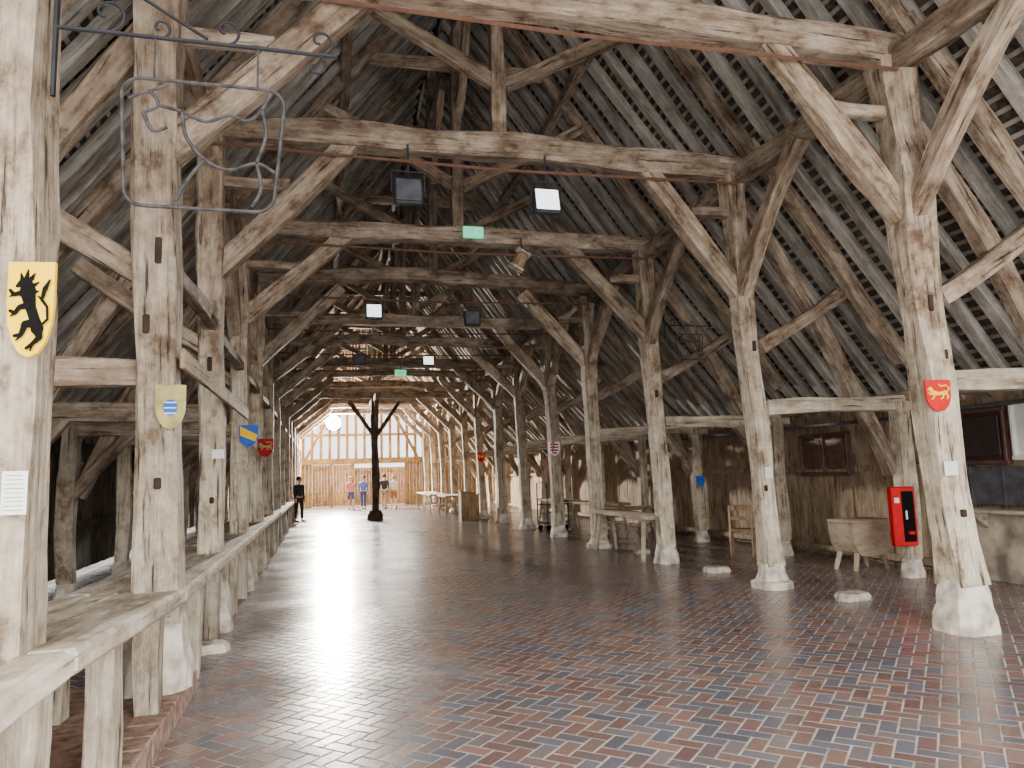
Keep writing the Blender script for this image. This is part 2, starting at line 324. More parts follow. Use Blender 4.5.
# ---------------- floor of herringbone bricks
def floor():
    v=[];f=[];cols=[];mi=[]
    def q(pts,c,m):
        o=len(v); v.extend(pts); f.append(tuple(range(o,o+4))); cols.append(c); mi.append(m)
    q([(-4.3,0,0),(8.9,0,0),(8.9,44,0),(-4.3,44,0)],(.3,.3,.3),0)
    w=.106; c45=math.cos(-math.pi/4); s45=math.sin(-math.pi/4); rnd=random.Random(3)
    pal=[(.20,.12,.10),(.22,.14,.115),(.17,.125,.12),(.135,.13,.15),(.165,.155,.175),(.26,.155,.125),(.19,.11,.10),(.185,.155,.15),(.145,.145,.175),(.23,.155,.135)]
    x0,x1,y0,y1=-4.1,8.75,2.4,43.2
    inv=lambda X,Y:( X*c45+Y*s45, -X*s45+Y*c45)
    cs=[inv(a,b) for a in(x0,x1) for b in(y0,y1)]
    gx0=int(min(c[0] for c in cs)/w)-2; gx1=int(max(c[0] for c in cs)/w)+2
    gy0=int(min(c[1] for c in cs)/w)-2; gy1=int(max(c[1] for c in cs)/w)+2
    g=.0115
    for gx in range(gx0,gx1):
        for gy in range(gy0,gy1):
            d=(gx-gy)%4
            if d==0: dx,dy=2,1
            elif d==3: dx,dy=1,2
            else: continue
            mx=(gx+dx/2)*w; my=(gy+dy/2)*w
            X=mx*c45-my*s45; Y=mx*s45+my*c45
            if not(x0<X<x1 and y0<Y<y1): continue
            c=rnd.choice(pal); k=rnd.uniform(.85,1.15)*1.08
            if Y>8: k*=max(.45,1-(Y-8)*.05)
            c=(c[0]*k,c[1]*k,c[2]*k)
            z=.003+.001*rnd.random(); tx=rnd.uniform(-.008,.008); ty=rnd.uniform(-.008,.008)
            hx=dx*w/2-g/2; hy=dy*w/2-g/2
            def P(a,b,zz,t=1):
                gxx=mx+a;gyy=my+b
                return (gxx*c45-gyy*s45,gxx*s45+gyy*c45,zz+t*(a*tx+b*ty))
            b=.003
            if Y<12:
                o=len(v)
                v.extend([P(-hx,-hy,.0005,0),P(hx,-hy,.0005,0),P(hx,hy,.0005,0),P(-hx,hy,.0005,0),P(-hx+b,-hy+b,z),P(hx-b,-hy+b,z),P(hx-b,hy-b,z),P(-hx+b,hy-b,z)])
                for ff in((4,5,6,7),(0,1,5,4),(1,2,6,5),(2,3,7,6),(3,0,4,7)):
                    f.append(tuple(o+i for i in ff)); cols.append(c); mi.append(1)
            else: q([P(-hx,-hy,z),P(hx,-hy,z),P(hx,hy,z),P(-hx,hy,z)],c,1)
    me=bpy.data.meshes.new('floor'); me.from_pydata(v,[],f); me.update()
    at=me.attributes.new('bcol','FLOAT_COLOR','FACE')
    flat=[]
    for c in cols: flat+=[c[0],c[1],c[2],1]
    at.data.foreach_set('color',flat)
    m,N,L,B=newmat('brick')
    a=N.new('ShaderNodeAttribute'); a.attribute_name='bcol'
    g1=N.new('ShaderNodeNewGeometry')
    n1=N.new('ShaderNodeTexNoise'); n1.inputs['Scale'].default_value=.9; n1.inputs['Detail'].default_value=6; L.new(g1.outputs['Position'],n1.inputs['Vector'])
    n2=N.new('ShaderNodeTexNoise'); n2.inputs['Scale'].default_value=35; n2.inputs['Detail'].default_value=4; L.new(g1.outputs['Position'],n2.inputs['Vector'])
    c=mixc(N,L,ramp(N,L,n2.outputs['Fac'],[(.5,(0,0,0)),(.8,(.25,.25,.25))]),a.outputs['Color'],(.40,.36,.35))
    L.new(c,B.inputs['Base Color'])
    r=ramp(N,L,n1.outputs['Fac'],[(.35,(.19,.19,.19)),(.7,(.30,.30,.30))]); L.new(r,B.inputs['Roughness'])
    B.inputs['Specular IOR Level'].default_value=.65
    bp=N.new('ShaderNodeBump'); bp.inputs['Strength'].default_value=.2; bp.inputs['Distance'].default_value=.005; L.new(n2.outputs['Fac'],bp.inputs['Height']); L.new(bp.outputs[0],B.inputs['Normal'])
    me.materials.append(M_mortar); me.materials.append(m); me.polygons.foreach_set('material_index',mi)
    o=bpy.data.objects.new('floor',me); COL.objects.link(o); tag(o,kind='structure',label='glossy herringbone brick floor in dark red-brown and blue-grey')
floor()
mb=MB(); mb.add([(-60,-40,-.02),(60,-40,-.02),(60,90,-.02),(-60,90,-.02)],[(0,1,2,3)]); mb.obj('floor_outside',M_ground,kind='structure',label='pale bare ground outside the hall')
mb=MB()
yy=.6
while yy<6.2:
    mb.bbox((-1.03,yy+.11,.085),(.2,.215,.17),.008); yy+=.222
mb.box((-2.65,3.35,.08),(3.05,5.6,.16)); mb.obj('trim_curb',M_curb,kind='structure',label='raised brick kerb along the counter')
# ---------------- walls
def boards(mb,x,y0,y1,z0,z1,w,gap,t=.03,mat=0,jit=.02):
    y=y0
    while y<y1:
        ww=w*random.uniform(.8,1.15); mb.box((x+random.uniform(-.008,.008),y+ww/2,(z0+z1)/2),(t,ww-gap,z1-z0+random.uniform(-jit,jit)),mat); y+=ww
mb=MB(); boards(mb,8.72,1.5,YEND,.0,2.62,.2,.006)
mb.box((8.76,22,1.3),(.03,43,2.7)); 
for z in(.12,1.5): mb.box((8.66,26,z),(.08,34.5,.1))
mb.obj('wall_right',M_boardR,kind='structure',label='weathered brown vertical board wall of the side aisle')
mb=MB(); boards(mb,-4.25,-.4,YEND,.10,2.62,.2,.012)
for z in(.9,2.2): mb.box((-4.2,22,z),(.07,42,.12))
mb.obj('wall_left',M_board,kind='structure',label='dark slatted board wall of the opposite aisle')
mb=MB()
x=-4.2
while x<8.7:
    zt=zr(abs(x+.1-AX))+.1
    if zt>4.9: mb.box((x+.1,-.35,(4.9+zt)/2),(.19,.04,zt-4.9))
    x+=.2
mb.box((2.25,-.3,4.9),(10,.2,.25)); mb.obj('wall_front_blocker',M_board,kind='structure',label='unseen board gable above the open entrance, added to darken the roof')  # out of view behind the camera, added to cut light on the upper roof
mb=MB(); mb.bbox((8.6,6.2,.44),(.16,4.6,.88),.02); mb.obj('trim_dado',M_dado,kind='structure',label='dull beige plastered base of the aisle wall')
mb=MB(); mb.bbox((8.58,6.3,1.24),(.03,4.4,.5),.01); 
for q in range(9): mb.box((8.56,4.3+q*.5,1.24),(.02,.02,.5))
mb.obj('trim_metal_panel',M_grey,kind='structure',label='dark grey metal sheet on the aisle wall')
def window(n,y0,y1,z0,z1,mats,panes=2,lab=''):
    mb=MB(); yc=(y0+y1)/2; zc=(z0+z1)/2; x=8.62
    for z in(z0,z1): mb.bbox((x,yc,z),(.09,y1-y0+.08,.06),.01)
    for q in range(panes+1): mb.bbox((x,y0+(y1-y0)*q/panes,zc),(.09,.05,z1-z0),.01)
    mb.box((x+.02,yc,zc),(.03,y1-y0,z1-z0),1)
    for q in range(panes):
        yb=y0+(y1-y0)*(q+.5)/panes; mb.bbox((x-.01,yb,zc),(.03,(y1-y0)/panes-.16,z1-z0-.16),.01,1)
    mb.obj('window_%d'%n,mats,kind='structure',label=lab)
window(1,10.77,12.0,1.42,2.1,[M_shut,M_shut],2,'reddish-brown closed shutter in the board wall')
window(2,7.75,8.45,1.55,2.25,[M_shut,plain('dark_panel',(.03,.018,.016),.6)],1,'dark brown closed panel in the wall')
window(3,5.6,7.62,1.6,2.3,[M_white,M_white],3,'white panel window above the metal sheet')
mb=MB(); mb.tube([(8.5,5,2.3),(8.5,8.4,2.3),(8.5,8.9,2.25),(8.5,14,2.28),(8.5,20,2.25)],.03,8); mb.obj('trim_pipe',M_grey,kind='structure',label='thin grey conduit along the top of the wall')
# far wall
mb=MB()
def xb(x0,x1,z0,z1,w=.2,gap=.01,y=YEND,mat=0,top=None):
    x=x0
    while x<x1:
        ww=min(w*random.uniform(.85,1.1),x1-x); zt=top(x+ww/2) if top else z1
        if zt>z0: mb.box((x+ww/2,y,(z0+zt)/2),(ww-gap,.04,zt-z0),mat)
        x+=ww
tp=lambda x: zr(abs(x-AX))+.1
xb(-4.3,-1.1,0,2,top=tp); xb(5.6,8.8,0,2,top=tp); xb(-1.1,5.6,5.7,9,top=tp)
xb(-1.1,-.6,0,2.45); xb(4.7,5.6,0,2.45)
for z,h in((2.52,.32),(4.0,.14),(5.65,.2)): mb.box((2.25,YEND-.08,z),(6.8,.2,h))
x=-1.0
while x<5.6: mb.box((x,YEND,4.1),(.16,.12,3.2)); x+=.48
for a,b in(((-.9,2.6),(.7,5.6)),((5.4,2.6),(3.8,5.6))):
    v=Vector((b[0]-a[0],0,b[1]-a[1])); mb.box(((a[0]+b[0])/2,YEND-.06,(a[1]+b[1])/2),(.16,.1,v.length),0,Matrix.Rotation(math.atan2(v.x,v.z),3,'Y'))
for x in(-.6,.55,1.7,2.85,4.7): mb.box((x,YEND-.04,1.25),(.18,.16,2.5))
mb.obj('wall_back',M_far,kind='structure',label='timber end wall with open sunlit studs')
def gate(n,x0,x1,zt):
    mb=MB(); x=x0
    while x<x1-.02:
        mb.box((x+.08,YEND-.02,zt/2+.04),(.15,.035,zt)); x+=.16
    for z in(.3,zt-.2): mb.box(((x0+x1)/2,YEND-.05,z),(x1-x0,.04,.1))
    mb.obj('door_%d'%n,M_far,kind='structure',label='ochre plank gate in the end wall')
gate(1,-.5,.5,2.3); gate(2,.65,1.6,2.3); gate(3,1.8,2.75,2.1); gate(4,2.95,4.6,2.1)
# ---------------- counter
e=empty('market_counter',(-1.26,18,0),label='broad thick worn plank counter on stout legs running along the posts',category='counter')
def zc(y): return .95 if y<3.4 else (.95-.11*(y-3.4)/2.5 if y<5.9 else .84)
mb=MB(); widths=[.22,.22,.19,.18]; x=-.945
for q,wq in enumerate(widths):
    stops=[1.5,3.4,5.9]; t=5.9
    while t<38: t=min(38,t+random.uniform(2.8,4.2)); stops.append(t)
    for a,b in zip(stops,stops[1:]):
        za,zb=zc(a),zc(b); Ln=math.hypot(b-a,zb-za); jx=random.uniform(-.015,.015) if q==0 and a>5 else 0
        mb.bbox((x-wq/2+jx,(a+b)/2,(za+zb)/2-.055+random.uniform(-.005,.004)),(wq-.004,Ln-(.002 if b<6 else .006),.11),.022,rot=Matrix.Rotation(math.atan2(zb-za,b-a),3,'X'))
    x-=wq
mb.obj('counter_top',M_counterY,None,e)
ys=[2.2,3.5]+FY[:11]
for a,b in zip(ys,ys[1:]):
    for t in(.32,.76):
        yl=a+(b-a)*t; zf=.165 if yl<6.15 else 0
        for xx in(-1.06,-1.6):
            beam('leg',(xx,yl,zf),(xx+random.uniform(-.02,.02),yl+random.uniform(-.02,.02),zc(yl)-.105),.14,.18,M_counter,side=(1,0,0),seg=.15,wob=.008,parent=e)
mb=MB(); mb.bbox((-.985,8.2,2.5),(.035,4.9,.15),.008); mb.obj('hanging_board',M_warmY,label='warm brown plank fixed along the faces of the posts',category='board')
# ---------------- tables
def table(x,y,L,Wd,h,rz,mat,lab,group=None,name='trestle_table',th=.07,stout=False):
    e=empty(name,(x,y,0),rz,label=lab,category='table',group=group)
    mb=MB()
    for q in range(3): mb.bbox((0,(q-1)*Wd/3,h-th/2),(L*random.uniform(.985,1),Wd/3-.004,th),.012)
    child(mb,'table_top',mat,e)
    for sx in(-1,1):
        for sy in(-1,1):
            m=MB(); m.tube([(sx*(L/2-.22),sy*(Wd/2-.04),0),(sx*(L/2-.3),sy*(Wd/2-.12),h-th)],[.036,.042] if stout else [.032,.038],6); child(m,'leg',M_plankX,e)
        if not stout: m=MB(); m.bbox((sx*(L/2-.25),0,h*.4),(.05,Wd-.14,.05),.008); child(m,'stretcher',M_plankX,e)
    return e
table(5.6,13.25,2.7,.5,.8,math.pi/2,M_plankX,'long plank bench standing between two posts',name='plank_bench',th=.075,stout=True)
table(7.0,18.5,2.6,.7,.78,math.pi/2+.05,M_warm,'brown plank table in the aisle','tables in the aisle')
table(6.9,21.6,2.4,.7,.78,math.pi/2,M_warm,'brown plank table in the aisle','tables in the aisle')
table(6.8,16.0,1.6,.5,.75,.1,M_warm,'small brown table near the aisle post')
for yy,xx in((29.6,5.0),(32.5,4.8),(35.5,4.9)): table(xx,yy,2.2,.8,.8,math.pi/2,M_plankX,'pale plank table near the far posts','pale tables near the far end')
e=empty('wooden_lectern',(5.05,26.1,0),0,label='brown plywood lectern box beside a post',category='lectern')
m=MB(); m.prism([(-.32,0),(.32,0),(.32,.85),(-.32,1.0)],-.25,.25); child(m,'body',M_warm,e)
m=MB(); m.bbox((0,0,.955),(.72,.56,.03),.008,rot=Matrix.Rotation(math.radians(13),3,'Y')); child(m,'lectern_top',M_warm,e)
e=empty('trolley',(6.25,20.0,0),.3,label='metal frame trolley with upright handle',category='trolley')
m=MB(); m.tube([(-.35,-.25,.15),(-.35,-.25,1.3),(-.35,.25,1.3),(-.35,.25,.15)],.018,6); child(m,'handle',M_dark,e)
m=MB(); m.tube([(.35,-.25,.15),(.35,-.25,.8),(.35,.25,.8),(.35,.25,.15)],.018,6); child(m,'trolley_frame',M_dark,e)
for zz in(.2,.7): m=MB(); m.bbox((0,0,zz),(.75,.52,.04),.01); child(m,'shelf',M_grey,e)
for a in(-.3,.3):
    for b in(-.2,.2):
        m=MB(); m.tube([(a,b-.02,.07),(a,b+.02,.07)],.07,12); child(m,'wheel',M_black,e)
m=MB(); m.bbox((8.33,6.9,.93),(.3,2.6,.05),.01)
for yy in(6,7,8): m.prism([(8.46,.9),(8.2,.9),(8.46,.7)],yy,yy+.05)
m.obj('wall_shelf',M_counterY,label='narrow plank shelf on brackets against the plaster dado',category='shelf')
e=empty('butcher_block',(7.92,9.8,0),.1,label='compact deep wooden chopping block on splayed legs',category='chopping block')
P=[(-.36,.74),(.36,.74),(.36,.60),(.33,.40),(.27,.28),(.20,.22),(-.20,.22),(-.27,.28),(-.33,.40),(-.36,.60)]
m=MB(); m.prism(P,-.24,.24); m.bbox((0,0,.72),(.75,.50,.06),.015); child(m,'block',M_tub,e)
for a,b in((-.22,-.15),(.22,-.15),(-.22,.15),(.22,.15)):
    m=MB(); m.tube([(a*1.4,b*1.3,0),(a*.8,b,.42)],[.032,.042],8); child(m,'leg',M_tub,e)
e=empty('wooden_chair',(7.45,12.3,0),2.5,label='plain wooden chair with a slatted back',category='chair')
m=MB(); m.bbox((0,0,.44),(.42,.42,.04),.01); child(m,'seat',M_warm,e)
m=MB(); m.bbox((0,.2,.85),(.42,.03,.1),.01); m.bbox((0,.2,.66),(.38,.025,.07),.01); child(m,'backrest',M_warm,e)
for a in(-.19,.19):
    m=MB(); m.tube([(a,-.18,0),(a,-.18,.44)],.02,6); child(m,'leg',M_warm,e)
    m=MB(); m.tube([(a,.24,0),(a,.2,.44),(a,.2,.9)],.02,6); child(m,'leg',M_warm,e)
for x,y,sx,sy,rz in((6.04,7.67,.42,.3,.2),(5.85,10.45,.42,.32,-.2),(-1.05,7.75,.4,.3,.1),(5.9,13.3,.3,.25,.0)):
    m=MB(); m.lathe([(.5,0),(.5,.05),(.43,.09)],12,jit=.07,sq=.4)
    m.obj('stone_pad',M_stone,Matrix.Translation((x,y,.005))@Matrix.Rotation(rz,4,'Z')@Matrix.Diagonal((sx,sy,.9,1)),label='flat worn stone pad set on the brick floor',category='stone',group='stone pads on the floor')
e=empty('fire_extinguisher_cabinet',(7.72,8.66,.45),-.15,label='slim red cabinet with black door panel on an aisle post',category='fire extinguisher cabinet')
m=MB(); m.bbox((0,0,.4),(.34,.12,.8),.015); child(m,'body',M_red,e)
m=MB(); m.bbox((.05,-.065,.4),(.17,.02,.68),.01); child(m,'door',M_black,e)
m=MB(); m.bbox((.01,-.08,.42),(.025,.02,.12),.004); child(m,'handle',M_white,e)
m=MB(); m.box((-.105,-.064,.62),(.07,.006,.07)); child(m,'sticker',M_white,e)
m=MB(); m.tube([(.06,-.08,.16),(.06,-.08,.2)],.045,10); child(m,'gauge',M_red,e)
# ---------------- shields
def shieldpoly(w,h):
    p=[(-w/2,h/2),(w/2,h/2),(w/2,.05*h)]
    for t in(.25,.5,.75,1): a=t*math.pi/2; p.append((w/2*math.cos(a),.05*h-(.55*h)*math.sin(a)))
    return p+[(-x,z) for x,z in p[-2:2:-1]]+[(-w/2,.05*h)]
def rampant(m,w,h,mat,g=1.3):
    T=lambda P:[((x-.48)*w*1.08,(y-.5)*h*1.04) for x,y in P]; k=w*g; Y=-.0125
    m.stroke(T([(.66,.28),(.60,.38),(.50,.52),(.44,.66)]),[.24*k,.19*k,.2*k,.27*k],Y)
    m.stroke(T([(.43,.70),(.39,.80),(.28,.79),(.20,.76)]),[.30*k,.22*k,.13*k,.07*k],Y)
    for P in([(.30,.83),(.27,.90)],[(.40,.86),(.42,.94)],[(.5,.84),(.57,.90)],[(.54,.76),(.66,.80)],[(.55,.68),(.66,.70)]): m.stroke(T(P),[.09*k,.03*k],Y)
    m.stroke(T([(.42,.64),(.28,.68),(.14,.66),(.06,.71)]),[.14*k,.10*k,.08*k,.06*k],Y); m.stroke(T([(.14,.66),(.06,.64)]),[.05*k,.03*k],Y)
    m.stroke(T([(.44,.54),(.28,.52),(.18,.45),(.08,.48)]),[.14*k,.10*k,.08*k,.06*k],Y); m.stroke(T([(.18,.45),(.10,.42)]),[.05*k,.03*k],Y)
    m.stroke(T([(.60,.34),(.42,.33),(.34,.21),(.20,.20)]),[.18*k,.14*k,.09*k,.06*k],Y); m.stroke(T([(.34,.2),(.24,.15)]),[.06*k,.03*k],Y)
    m.stroke(T([(.68,.28),(.74,.18),(.60,.11),(.47,.06)]),[.2*k,.12*k,.08*k,.06*k],Y); m.stroke(T([(.6,.11),(.56,.03)]),[.06*k,.03*k],Y)
    m.stroke(T([(.74,.30),(.90,.38),(.88,.52),(.76,.60),(.82,.72),(.92,.82)]),[.05*k,.05*k,.05*k,.06*k,.10*k,.04*k],Y); m.stroke(T([(.76,.6),(.68,.64)]),[.05*k,.03*k],Y)
def passant(m,w,h,mat):
    T=lambda P:[((x-.5)*w,(y-.47)*h) for x,y in P]; k=w; Y=-.0125
    m.stroke(T([(.24,.60),(.42,.55),(.60,.55),(.80,.58)]),[.18*k,.14*k,.12*k,.17*k],Y)
    m.stroke(T([(.20,.66),(.15,.72)]),[.16*k,.16*k],Y); m.stroke(T([(.11,.71),(.03,.69)]),[.09*k,.05*k],Y)
    for P in([(.24,.56),(.12,.52),(.04,.60)],[(.30,.54),(.27,.40),(.18,.36)],[(.72,.54),(.66,.40),(.57,.36)],[(.82,.56),(.90,.42),(.82,.36)]): m.stroke(T(P),[.1*k,.06*k,.05*k],Y)
    m.stroke(T([(.86,.62),(.97,.72),(.82,.84),(.60,.80),(.52,.86)]),[.045*k,.045*k,.045*k,.05*k,.06*k],Y)
def shield(x,y,z,w,h,base,emb,rz=0,lab=''):
    e=empty('heraldic_shield',(x,y,z),rz,label=lab,category='shield')
    m=MB(); m.prism(shieldpoly(w,h),-.01,.01); child(m,'shield_board',base,e)
    if emb:
        m=MB(); emb[0](m,w*.92,h*.9,0); child(m,'emblem',emb[1],e)
    return e
def disc(m,w,h,mat): m.stroke([(0,-.05*h),(0,.03*h)],.5*w,-.0125)
def bars2(m,w,h,mat):
    for q in(-.14,-.02,.10): m.stroke([(-.18*w,q*h),(.18*w,q*h)],.04*w,-.015)
def diag(m,w,h,mat):
    m.add([(-w/2,-.0125,h*.5),(-w/2,-.0125,h*.02),(w*.36,-.0125,-h*.28),(w*.5,-.0125,h*.05)],[(0,1,2,3)])
def vbars(m,w,h,mat):
    for q in(.35,.12,-.12,-.34): m.stroke([(-.35*w*(1 if q>-.2 else .5),q*h),(.35*w*(1 if q>-.2 else .5),q*h)],.13*h,-.013)
shield(-1.135,3.31,2.31,.175,.39,M_yel,(rampant,M_black),-.12,'yellow heraldic shield with a black rampant lion on a post')
s1=shield(-1.05,5.72,2.14,.20,.32,M_pyel,(disc,M_blue),.1,'dull grey-gold shield with a blue barred roundel on a post')
m=MB(); bars2(m,.20,.32,0); child(m,'emblem_bars',M_white,s1)
shield(5.62,5.72,2.20,.26,.3,M_red,(passant,M_gold),-.1,'red shield with a walking gold lion on a post')
shield(-1.05,11.64,2.26,.27,.32,M_blue,(diag,M_gold),.1,'blue and yellow diagonally divided shield on a post')
shield(-1.02,14.60,2.2,.28,.34,M_dred,(passant,M_pyel),.1,'dark red shield with a pale lion on a post')
shield(5.58,17.56,2.16,.28,.34,M_white,(vbars,M_dred),0,'white shield with dark red bars on a post')
shield(5.6,26.42,2.2,.3,.34,M_red,(passant,M_gold),0,'small red shield on a distant post')
shield(7.93,14.625,1.3,.2,.22,M_blue,None,0,'small blue plaque on an aisle post')
def notice(x,y,z,w,h,rz=0,lines=7):
    e=empty('paper_notice',(x,y,z),rz,label='white printed paper notice pinned to a post',category='notice')
    m=MB(); m.box((0,0,0),(w,.004,h)); child(m,'sheet',M_white,e)
    m=MB()
    for q in range(lines):
        zz=h*.4-q*h*.8/(lines-1); m.box((random.uniform(-.03,.0)*w,-.0035,zz),(w*random.uniform(.55,.8),.002,h*.014))
    child(m,'print',M_grey,e)
notice(-1.17,3.33,1.58,.09,.17,0,9); notice(5.68,5.71,1.52,.14,.13,-.1,5); notice(-1.1,8.68,1.9,.13,.1,0,3); notice(5.7,8.67,1.5,.11,.15)
# ---------------- lamps and signs
def flood(x,y,z,lit,drop,sz=.33):
    e=empty('floodlight',(x,y,z),0,label='square floodlight hanging from a tie beam, %s'%('switched on' if lit else 'dark glass'),category='floodlight')
    T=Matrix.Rotation(math.radians(-12),4,'X')
    m=MB(); m.bbox((0,0,0),(sz,.1,sz),.02); 
    for q in range(6): m.box((0,.06,-sz*.4+q*sz*.16),(sz*.8,.04,.012))
    child(m,'housing',M_dark,e,T)
    m=MB(); m.bbox((0,-.052,0),(sz*.84,.012,sz*.8),.004); child(m,'glass',M_glow if lit else M_grey,e,T)
    m=MB(); m.tube([(-sz/2-.02,0,0),(-sz/2-.02,0,sz*.7),(sz/2+.02,0,sz*.7),(sz/2+.02,0,0)],.012,6); m.tube([(0,0,sz*.7),(0,0,drop)],.012,6); child(m,'bracket',M_dark,e)
for (x,y,z,l) in((1.02,8.7,5.04,0),(2.78,8.7,5.03,1),(1.0,14.6,4.85,1),(2.98,14.6,4.76,0),(1.0,20.5,4.8,0),(2.9,20.5,4.8,1)):
    flood(x,y,z,l,5.66+Dy(y)-z,.36 if y<9 else .33)
def exitsign(x,y,z,w,h):
    e=empty('emergency_exit_sign',(x,y,z),0,label='lit green emergency exit sign with running figure on a beam',category='exit sign')
    m=MB(); m.bbox((0,0,0),(w,.06,h),.01); child(m,'sign_case',M_green,e)
    m=MB(); 
    m.stroke([(-.02,.06*h/.2),(-.03,-.0)],.025,-.033); m.stroke([(-.015,.055)],.03,-.033) 
    m.stroke([(-.03,0),(-.07,-.03),(-.09,-.06)],.016,-.033); m.stroke([(-.03,0),(.0,-.04),(-.01,-.075)],.016,-.033); m.stroke([(-.02,.03),(.02,.01)],.014,-.033); m.stroke([(-.02,.03),(-.06,.01)],.014,-.033)
    m.stroke([(.06,0),(.13,0)],.016,-.033); m.stroke([(.10,.03),(.135,0),(.10,-.03)],.014,-.033); child(m,'pictogram',M_white,e)
    return e
exitsign(2.42,11.6,5.56,.34,.19); e=exitsign(2.42,23.4,4.85,.36,.2)
m=MB(); m.tube([(0,0,.1),(0,0,.4)],.012,6); child(m,'hanger',M_dark,e)
e=empty('wooden_lantern',(3.2,11.6,5.12),0,label='small tilted wooden box lantern hanging below a tie beam',category='lantern')
m=MB(); T=Matrix.Rotation(.5,4,'Y'); m.bbox((0,0,0),(.2,.16,.28),.04); child(m,'body',M_warm,e,T)
for zz in(.15,-.15): m=MB(); m.bbox((0,0,zz),(.26,.2,.03),.01); child(m,'rim',M_counter,e,T)
m=MB(); m.tube([(.06,0,.14),(.02,0,.4)],.01,6); child(m,'hook',M_iron,e)
e=empty('floodlight',(.62,42.2,4.65),0,label='glaring white floodlight high at the end wall',category='floodlight')
m=MB(); m.bbox((0,.06,0),(.8,.1,.8),.02); m.tube([(0,.05,.2),(0,.6,.9)],.03,6); child(m,'housing',M_dark,e)
m=MB(); m.lathe([(.39,-.01),(.39,.01)],20); child(m,'glass',M_glow2,e,Matrix.Rotation(math.pi/2,4,'X'))
# ---------------- iron signs
def arc(cx,cz,r0,r1,a0,a1,n=18): 
    return [(cx+(r0+(r1-r0)*t/n)*math.cos(a0+(a1-a0)*t/n),cz+(r0+(r1-r0)*t/n)*math.sin(a0+(a1-a0)*t/n)) for t in range(n+1)]
def ironsign(x,y,z,sc,sgn=1,lab=''):
    e=empty('wrought_iron_sign',(x,y,z),0,label=lab,category='hanging sign')
    S=lambda P:[(sgn*a*sc,0,b*sc) for a,b in P]
    m=MB(); m.tube(S([(0,0),(1.2,0)]),.011*sc**.5,6); m.tube(S([(0,-.32),(0,.32)]),.012*sc**.5,6)
    m.tube(S([(0,.28),(.25,.24),(.45,.12),(.62,.02)]),.008,6)
    m.tube(S(arc(.70,.07,.07,.012,-1.57,4.5)),.007,6); m.tube(S(arc(1.12,.07,.07,.01,-1.57,4.8)),.007,6); m.tube(S(arc(1.1,-.06,.06,.01,1.57,-4.2)),.007,6)
    m.tube(S(arc(.2,.09,.09,.015,-1.57,4.6)),.008,6); m.tube(S(arc(.42,.05,.05,.01,-1.57,4.6)),.007,6)
    child(m,'bracket_arm',M_iron,e)
    x0,x1,z0,z1,r=.27,.96,-.79,-.2,.08; P=[]
    for cx,cz,a in((x1-r,z1-r,0),(x0+r,z1-r,1.571),(x0+r+.02,z0+r,3.1416),(x1-r-.04,z0+r,4.712)):
        P+=[(cx+r*math.cos(a+q*.3142),cz+r*math.sin(a+q*.3142)) for q in range(6)]
    m=MB(); m.tube(S(P),.009,6,closed=True); m.tube(S([(.4,0),(.4,-.2)]),.005,5); m.tube(S([(.84,0),(.84,-.2)]),.005,5)
    child(m,'sign_frame',M_rustiron,e)
    def sm(P,n=4):
        out=[]
        for i in range(len(P)-1):
            p0=P[max(i-1,0)];p1=P[i];p2=P[i+1];p3=P[min(i+2,len(P)-1)]
            for q in range(n):
                t=q/n; out.append(tuple(.5*(2*b+(c-a)*t+(2*a-5*b+4*c-d)*t*t+(3*b-a-3*c+d)*t**3) for a,b,c,d in zip(p0,p1,p2,p3)))
        return out+[P[-1]]
    m=MB()
    for P in([(.52,-.34),(.62,-.38),(.72,-.34),(.80,-.36),(.86,-.30),(.90,-.22)],
             [(.52,-.34),(.54,-.46),(.62,-.56),(.72,-.60),(.84,-.56),(.92,-.60)],
             [(.86,-.30),(.88,-.42),(.84,-.56)],[(.62,-.56),(.56,-.64),(.50,-.76)],[(.84,-.56),(.86,-.68),(.82,-.77)],
             [(.30,-.30),(.38,-.26),(.42,-.32),(.36,-.36)],[(.42,-.32),(.52,-.34)],[(.38,-.26),(.46,-.22)],[(.36,-.36),(.40,-.44),(.46,-.42)]):
        m.tube(S(sm(P)),.0085,6)
    child(m,'sign_motif',M_rustiron,e)
ironsign(-1.13,3.42,3.6,1.0,1,'dark wrought iron bracket with a hanging rounded sign frame')
ironsign(5.72,11.5,4.05,.75,1,'black wrought iron bracket sign on a far post')
# central post
MD=wood('dark_post',(.05,.03,.02),(.12,.08,.055),(.20,.145,.10))
o=beam('centre_post',(1.95,28.5,.3),(1.95,28.5,4.6),.27,.27,MD,side=(1,0,0),rough=.09,label='dark free-standing post in the middle of the nave with braces',category='wooden post')
mb=MB(); mb.lathe([(.3,0),(.28,.2),(.21,.36)],10,(1.95,28.5,0),jit=.08,sq=.4); mb.obj('base',MD,None,o)
for dx,dy in((1,0),(-1,0),(0,1),(0,-1)):
    beam('brace',(1.95,28.5,3.1),(1.95+dx*.95,28.5+dy*.95,4.45),.15,.15,MD,parent=o)
beam('cross_beam',(-1.1,28.5,4.7),(5.5,28.5,4.7),.25,.25,M_beam,label='oak cross beam carried by the centre post',category='roof beam')
beam('cross_beam',(1.95,26.6,4.5),(1.95,30.4,4.5),.2,.2,M_beam,side=(1,0,0),label='short oak beam lengthwise over the centre post',category='roof beam')
